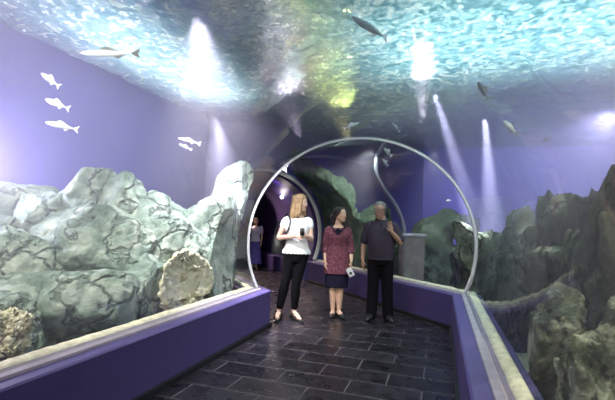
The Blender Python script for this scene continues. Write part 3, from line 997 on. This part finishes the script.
loft(bm, [(0, 0, .455, .178, .135), (0, 0, .56, .182, .140), (0, 0, .72, .182, .14), (0, 0, .85, .175, .13)], seg=26, n=3)
fused('skirt', bm, .01, NAVY, root)
for sd in ('L', 'R'):
    a = Vector(J['an' + sd]); t = R(J['toe' + sd]); d = Vector((math.sin(t), -math.cos(t), 0))
    bm = bmesh.new()
    tube(bm, [a - d * .045 + Vector((0, 0, -.055)), a + d * .04 + Vector((0, 0, -.066)), a + d * .13 + Vector((0, 0, -.072)), a + d * .195 + Vector((0, 0, -.078))], [.040, .040, .043, .026], seg=14, n=4)
    box(bm, a - d * .045 - Vector((.03, .03, .105)), a - d * .045 + Vector((.03, .03, -.06)))
    fused('shoe', bm, .008, LEATHER, root)
place(root, 335.5, 316.5, 0, .955)
tag(root, 'dark-haired woman in maroon tunic and dark skirt, turning to the man', 'person', 'visitors in the tunnel')
W2 = root
cm = empty('leaflet'); bm = bmesh.new()
Mq = Matrix.Translation((.185, -.165, .735)) @ Matrix.Rotation(R(-28), 4, 'Y') @ Matrix.Rotation(R(20), 4, 'X')
box(bm, (-.045, -.012, -.11), (.045, .006, .03), M=Mq)
bmesh.ops.bevel(bm, geom=bm.edges[:], offset=.006, segments=2, affect='EDGES')
from_bm('case', bm, PHONEW, cm, False)
bm = bmesh.new(); ball(bm, (0, -.012, -.05), (.022, .008, .022), M=Mq); from_bm('lens', bm, LEATHER, cm)
cm.name = 'camera_compact'
cm.location, cm.rotation_euler, cm.scale = W2.location, W2.rotation_euler, W2.scale
tag(cm, 'small white compact camera in the lowered hand of the woman in maroon', 'camera')

# ============ man
root = empty('person')
J = dict(
    torso=[(0, .0, .80, .11, .10), (0, .0, .90, .165, .130), (0, -.01, 1.00, .168, .138), (0, -.014, 1.12, .172, .140), (0, -.008, 1.25, .176, .132), (.0, .0, 1.36, .162, .110), (.0, .008, 1.43, .105, .082), (.0, .012, 1.47, .06, .058)],
    neck=(.0, .0, 1.465), head=(-.03, -.035, 1.61),
    shL=(.19, .0, 1.365), shR=(-.19, .0, 1.365), elL=(.285, -.02, 1.135), elR=(-.25, .03, 1.10), wrL=(.15, -.19, 1.29), wrR=(-.262, -.02, .87),
    hipL=(.09, 0, .89), hipR=(-.09, 0, .89), knL=(.105, -.01, .49), knR=(-.10, -.01, .49), anL=(.125, .01, .09), anR=(-.115, .0, .09), toeL=16, toeR=-14)
HM = Matrix.Translation(J['head']) @ rotz(-14) @ Matrix.Rotation(R(5), 4, 'X')
bm = bmesh.new()
body_mesh(bm, J, fem=False); head_parts(bm, HM, 1.04)
hand(bm, J['wrR'], (.06, -.15, -.98), (.9, .2, .1), .5, 1.05, thumb_side=1)
hand(bm, J['wrL'], (-.28, -.15, .93), (.35, -.9, .1), .5, 1.05, thumb_side=-1)
body = fused('body', bm, .0075, SKINC, root)
face_bits(body, HM, 1.04)
bm = bmesh.new()
loft(bm, [(0, .045, -.05, .062, .062), (0, .032, .0, .078, .084), (0, .026, .045, .084, .094), (0, .014, .085, .074, .094), (0, .010, .112, .05, .064), (0, .01, .124, .012, .014)], seg=22, M=HM @ Matrix.Scale(1.04, 4))
for s in (-1, 1): ball(bm, (.074 * s, -.005, .012), (.012, .026, .04), M=HM @ Matrix.Scale(1.04, 4))
fused('hair', bm, .008, GREY, root, smooth=1)
bm = bmesh.new()
K = HM @ Matrix.Scale(1.04, 4)
for s in (-1, 1):
    tube(bm, [K @ Vector((.033 * s + .025 * math.cos(a), -.104, .004 + .019 * math.sin(a))) for a in [2 * math.pi * i / 12 for i in range(13)]], [.003] * 13, seg=6, n=1)
    tube(bm, [K @ Vector((.058 * s, -.102, .008)), K @ Vector((.078 * s, -.05, .010)), K @ Vector((.082 * s, .02, .002))], [.003] * 3, seg=6)
tube(bm, [K @ Vector((-.009, -.105, .008)), K @ Vector((.009, -.105, .008))], [.003] * 2, seg=6)
from_bm('glasses', bm, STEEL, root)
bm = bmesh.new()
T = [(cx, cy, z, rx + .020, ry + .022) for cx, cy, z, rx, ry in J['torso'] if .85 < z < 1.40]
T = [(0, 0, .875, .196, .160)] + T + [(0, .008, 1.445, .125, .088)]
loft(bm, T, seg=30, n=4, power=2.4)
for sd in ('L', 'R'):
    s, e = Vector(J['sh' + sd]), Vector(J['el' + sd])
    tube(bm, [s + (Vector((0, 0, 1.40)) - s) * .35, s, s.lerp(e, .5), s.lerp(e, .78)], [.052, .066, .068, .072], seg=16, n=4)
shirt = fused('polo_shirt', bm, .009, POLO, root)
bm = bmesh.new()
pts = [Vector((.082 * math.sin(a), .012 - .078 * math.cos(a), 1.462 - .018 * math.cos(a))) for a in [R(-165 + 330 * i / 14) for i in range(15)]]
tube(bm, pts, [.020] * 15, seg=8, n=2)
box(bm, (-.018, -.128, 1.30), (.018, -.112, 1.43))
fused('collar', bm, .007, COLLAR, shirt, smooth=1)
bm = bmesh.new()
loft(bm, [(0, 0, .80, .15, .12), (0, 0, .88, .182, .146), (0, 0, .96, .180, .148), (0, 0, 1.0, .172, .14)], seg=24, n=4)
for sd in ('L', 'R'):
    h, kn, a = (Vector(J[k + sd]) for k in ('hip', 'kn', 'an'))
    tube(bm, [h, h.lerp(kn, .4), kn, kn.lerp(a, .4), a + Vector((0, 0, -.025))], [.104, .098, .086, .082, .080], seg=18, n=5)
fused('trousers', bm, .01, BLACK, root)
for sd in ('L', 'R'):
    a = Vector(J['an' + sd]); t = R(J['toe' + sd]); d = Vector((math.sin(t), -math.cos(t), 0))
    bm = bmesh.new()
    tube(bm, [a - d * .05 + Vector((0, 0, -.045)), a + d * .05 + Vector((0, 0, -.042)), a + d * .14 + Vector((0, 0, -.052)), a + d * .205 + Vector((0, 0, -.060))], [.044, .045, .046, .028], seg=14, n=4)
    fused('shoe', bm, .008, LEATHER, root)
place(root, 379, 319.5, 0, .985)
tag(root, 'grey-haired man in glasses, dusky polo and black trousers, raising one hand', 'person', 'visitors in the tunnel')

# ============ far visitor in the dark passage
root = empty('person')
J = dict(
    torso=[(0, .0, .80, .10, .09), (0, .0, .90, .160, .118), (0, 0, 1.00, .150, .108), (0, 0, 1.12, .130, .095), (0, -.012, 1.26, .148, .118), (0, -.004, 1.36, .160, .100), (0, .005, 1.43, .11, .075), (0, .01, 1.47, .05, .05)],
    neck=(0, 0, 1.46), head=(0, -.015, 1.62),
    shL=(.175, 0, 1.405), shR=(-.175, 0, 1.405), elL=(.215, 0, 1.13), elR=(-.215, 0, 1.13), wrL=(.20, -.09, .90), wrR=(-.20, -.09, .90),
    hipL=(.08, 0, .90), hipR=(-.08, 0, .90), knL=(.07, -.02, .50), knR=(-.07, -.02, .50), anL=(.06, 0, .10), anR=(-.06, 0, .10), toeL=8, toeR=-8)
HM = Matrix.Translation(J['head']) @ rotz(8)
bm = bmesh.new(); body_mesh(bm, J); head_parts(bm, HM, 1.0)
hand(bm, J['wrR'], (.05, -.15, -.98), (.9, .2, .1), .5, 1, thumb_side=1); hand(bm, J['wrL'], (-.05, -.15, -.98), (-.9, .2, .1), .5, 1, thumb_side=-1)
body = fused('body', bm, .009, SKINB, root); face_bits(body, HM, 1.0)
bm = bmesh.new()
loft(bm, [(0, .04, -.14, .07, .06), (0, .03, -.05, .078, .075), (0, .022, .0, .085, .094), (0, .016, .05, .087, .102), (0, .012, .09, .070, .09), (0, .01, .124, .012, .014)], seg=20, M=HM)
fused('hair', bm, .01, BROWN, root, smooth=1)
PALEB = plain('pale_blue_cotton', (.42, .40, .52), .8); VIOL = plain('violet_blue_cloth', (.07, .05, .26), .8)
bm = bmesh.new()
loft(bm, [(0, 0, .93, .185, .135)] + [(a, b_, c_, d + .018, e + .018) for a, b_, c_, d, e in J['torso'] if .95 < c_ < 1.45], seg=26, n=4)
for sd in ('L', 'R'):
    s, e = Vector(J['sh' + sd]), Vector(J['el' + sd]); tube(bm, [s, s.lerp(e, .6)], [.066, .064], seg=14)
fused('shirt', bm, .011, PALEB, root)
bm = bmesh.new()
loft(bm, [(0, 0, .18, .25, .2), (0, 0, .5, .21, .165), (0, 0, .8, .18, .14), (0, 0, .98, .16, .12)], seg=26, n=3)
fused('skirt', bm, .012, VIOL, root)
for sd in ('L', 'R'):
    a = Vector(J['an' + sd]); bm = bmesh.new()
    tube(bm, [a + Vector((0, .045, -.06)), a + Vector((0, -.06, -.062)), a + Vector((0, -.19, -.07))], [.04, .042, .026], seg=12)
    fused('shoe', bm, .01, LEATHER, root)
place(root, 254, 269, 0, .84)
tag(root, 'distant visitor in pale top and long violet skirt in the dark passage', 'person', 'visitors in the tunnel')

# ------------------------------------------------------------------ lamps
def emis(name, col, st):
    m, nt, out = mat(name)
    e = N(nt, 'ShaderNodeEmission', Strength=st); e.inputs[0].default_value = (*col, 1)
    nt.links.new(e.outputs[0], out.inputs[0])
    return m


GLOW = emis('lamp_glow', (.85, .85, 1), 9)
def dome_lamp(s, l, z, r, label, m=GLOW):
    p = seg2(s, l, z)
    rt = empty('wall_lamp', p)
    bm = bmesh.new(); ball(bm, (0, 0, 0), (r, r, r)); from_bm('globe', bm, m, rt)
    bm = bmesh.new(); ball(bm, N2 * (r * .8), (r * .7, r * .7, r * .7)); from_bm('base_plate', bm, STEEL, rt)
    return tag(rt, label, 'lamp', 'lamps of the dark passage')


dome_lamp(5.40, .955, 2.02, .05, 'small round glowing lamp on the wall of the dark passage')


def lamp(kind, name, loc, power, col=(1, 1, 1), size=.3, target=None, spot=None, blend=.5, size_y=None, spread=None):
    ld = bpy.data.lights.new(name, kind)
    ld.energy = power; ld.color = col
    if kind == 'AREA':
        ld.size = size
        if size_y: ld.shape = 'RECTANGLE'; ld.size_y = size_y
        if spread: ld.spread = R(spread)
    else: ld.shadow_soft_size = size
    if kind == 'SPOT': ld.spot_size = R(spot); ld.spot_blend = blend
    o = bpy.data.objects.new(name, ld); COL.objects.link(o); o.location = loc
    if target is not None:
        o.rotation_euler = (Vector(target) - Vector(loc)).to_track_quat('-Z', 'Y').to_euler()
    return o


# lamps over the tanks, plus an added fill over the middle
lamp('AREA', 'light_right_tank', (2.5, 5.0, 5.0), 430, (.74, .95, 1), 2.0, (2.35, 5.0, 0), size_y=6.5, spread=80)
lamp('AREA', 'fill_middle', (-.9, 6.0, 5.6), 45, (1, 1, .75), 1.6, (-.9, 6.0, 0), size_y=5, spread=120)  # added fill tinting the water above the tunnel, no lamp known there
lamp('AREA', 'light_left_tank', (-3.7, 4.8, 5.0), 130, (.95, .95, 1), .7, (-3.7, 4.8, 0), size_y=3.2, spread=75)
# underwater lamps, with added fill spots among them
lamp('SPOT', 'spot_left', at(197, 16, 4.0), 1100, (.92, .90, 1), .06, at(222, 230, 5.0), spot=70, blend=.9)
lamp('SPOT', 'spot_left_low', at(216, 118, 5.2), 1100, (.84, .84, 1), .05, at(229, 220, 5.3), spot=44, blend=.9)
lamp('SPOT', 'fill_left_front', (-2.8, 1.3, 3.2), 620, (1, .98, .90), .5, (-3.5, 4.2, .35), spot=95, blend=.9)  # added fill brightening the fish and left rocks from the camera side
lamp('POINT', 'glow_left_edge', at(-55, 170, 4.0), 210, (.84, .78, 1), .1)
lamp('SPOT', 'spot_right', at(485, 118, 7.0), 21000, (.72, .74, 1), .05, at(492, 225, 7.6), spot=15, blend=.9)
lamp('SPOT', 'spot_ring', at(434, 92, 6.4), 17000, (.72, .74, 1), .05, at(470, 205, 6.9), spot=12, blend=.9)
lamp('SPOT', 'spot_far_right', at(604, 116, 5.6), 380, (.62, .60, 1), .08, at(585, 175, 8), spot=110, blend=.9)
lamp('SPOT', 'fill_right_front', (2.5, 3.6, 3.3), 420, (1, .97, .86), .1, (1.0, 4.6, .9), spot=110, blend=.9)  # added fill for the dark right cliffs
lamp('SPOT', 'fill_right_near', (1.9, 2.1, 3.3), 260, (1, .97, .84), .1, (.9, 2.5, .6), spot=70, blend=.9)  # added fill lifting the lichen boulders near the right pane
lamp('SPOT', 'fill_back_wall', (2.6, 7.6, 3.25), 1500, (.52, .50, 1), .1, (2.5, 11.6, 2.2), spot=100, blend=.9)  # added fill to lighten the violet back wall
lamp('SPOT', 'fill_far_rocks', at(372, 150, 7.7), 260, (.92, 1, .92), .1, at(332, 220, 9), spot=85, blend=.9)  # added fill for the rocks beside the second ring
lamp('SPOT', 'fill_arch', at(432, 150, 7.3), 160, (.85, .95, .95), .08, at(445, 240, 8.3), spot=70, blend=.9)  # added fill so the rock arch stands out
# underwater lamps turned up at the ripples
lamp('SPOT', 'up_light_white', at(423, 124, 6.9), 1300, (.95, .92, 1), .05, at(421, 60, 5.4), spot=15, blend=.8)
lamp('SPOT', 'up_light_yellow', at(350, 142, 8.6), 260, (1, .92, .35), .05, at(335, 100, 6.9), spot=22, blend=.8)
lamp('SPOT', 'up_light_mauve', at(300, 138, 8.2), 220, (.95, .78, 1), .05, at(285, 95, 6.6), spot=22, blend=.8)
# tunnel fill and passage lamps
lamp('AREA', 'fill_entrance', (-1.0, -1.6, 2.3), 70, (1, .93, .88), .8, (-1.0, 5, 1.2))  # unseen fill added behind the camera to light the visitors
lamp('SPOT', 'spot_passage', seg2(7.2, .2, 2.35), 380, (1, .72, .62), .05, seg2(4.6, .9, .0), spot=80)
lamp('POINT', 'lamp_passage', seg2(5.40, .85, 2.0), 5, (1, .85, .75), .05)
lamp('SPOT', 'spot_passage_violet', seg2(4.7, .3, 2.3), 30, (.45, .3, 1), .05, seg2(5.0, 1.1, 2.2), spot=70)

wd = bpy.data.worlds.new('world'); S.world = wd; wd.use_nodes = True
wd.node_tree.nodes['Background'].inputs[0].default_value = (.55, .58, .75, 1)
wd.node_tree.nodes['Background'].inputs[1].default_value = .15

S.view_settings.view_transform = 'Standard'
S.view_settings.look = 'None'
S.view_settings.gamma = 1
S.view_settings.exposure = 0
S.cycles.max_bounces = 10
S.cycles.transparent_max_bounces = 16
S.cycles.volume_bounces = 0
S.cycles.sample_clamp_indirect = 6
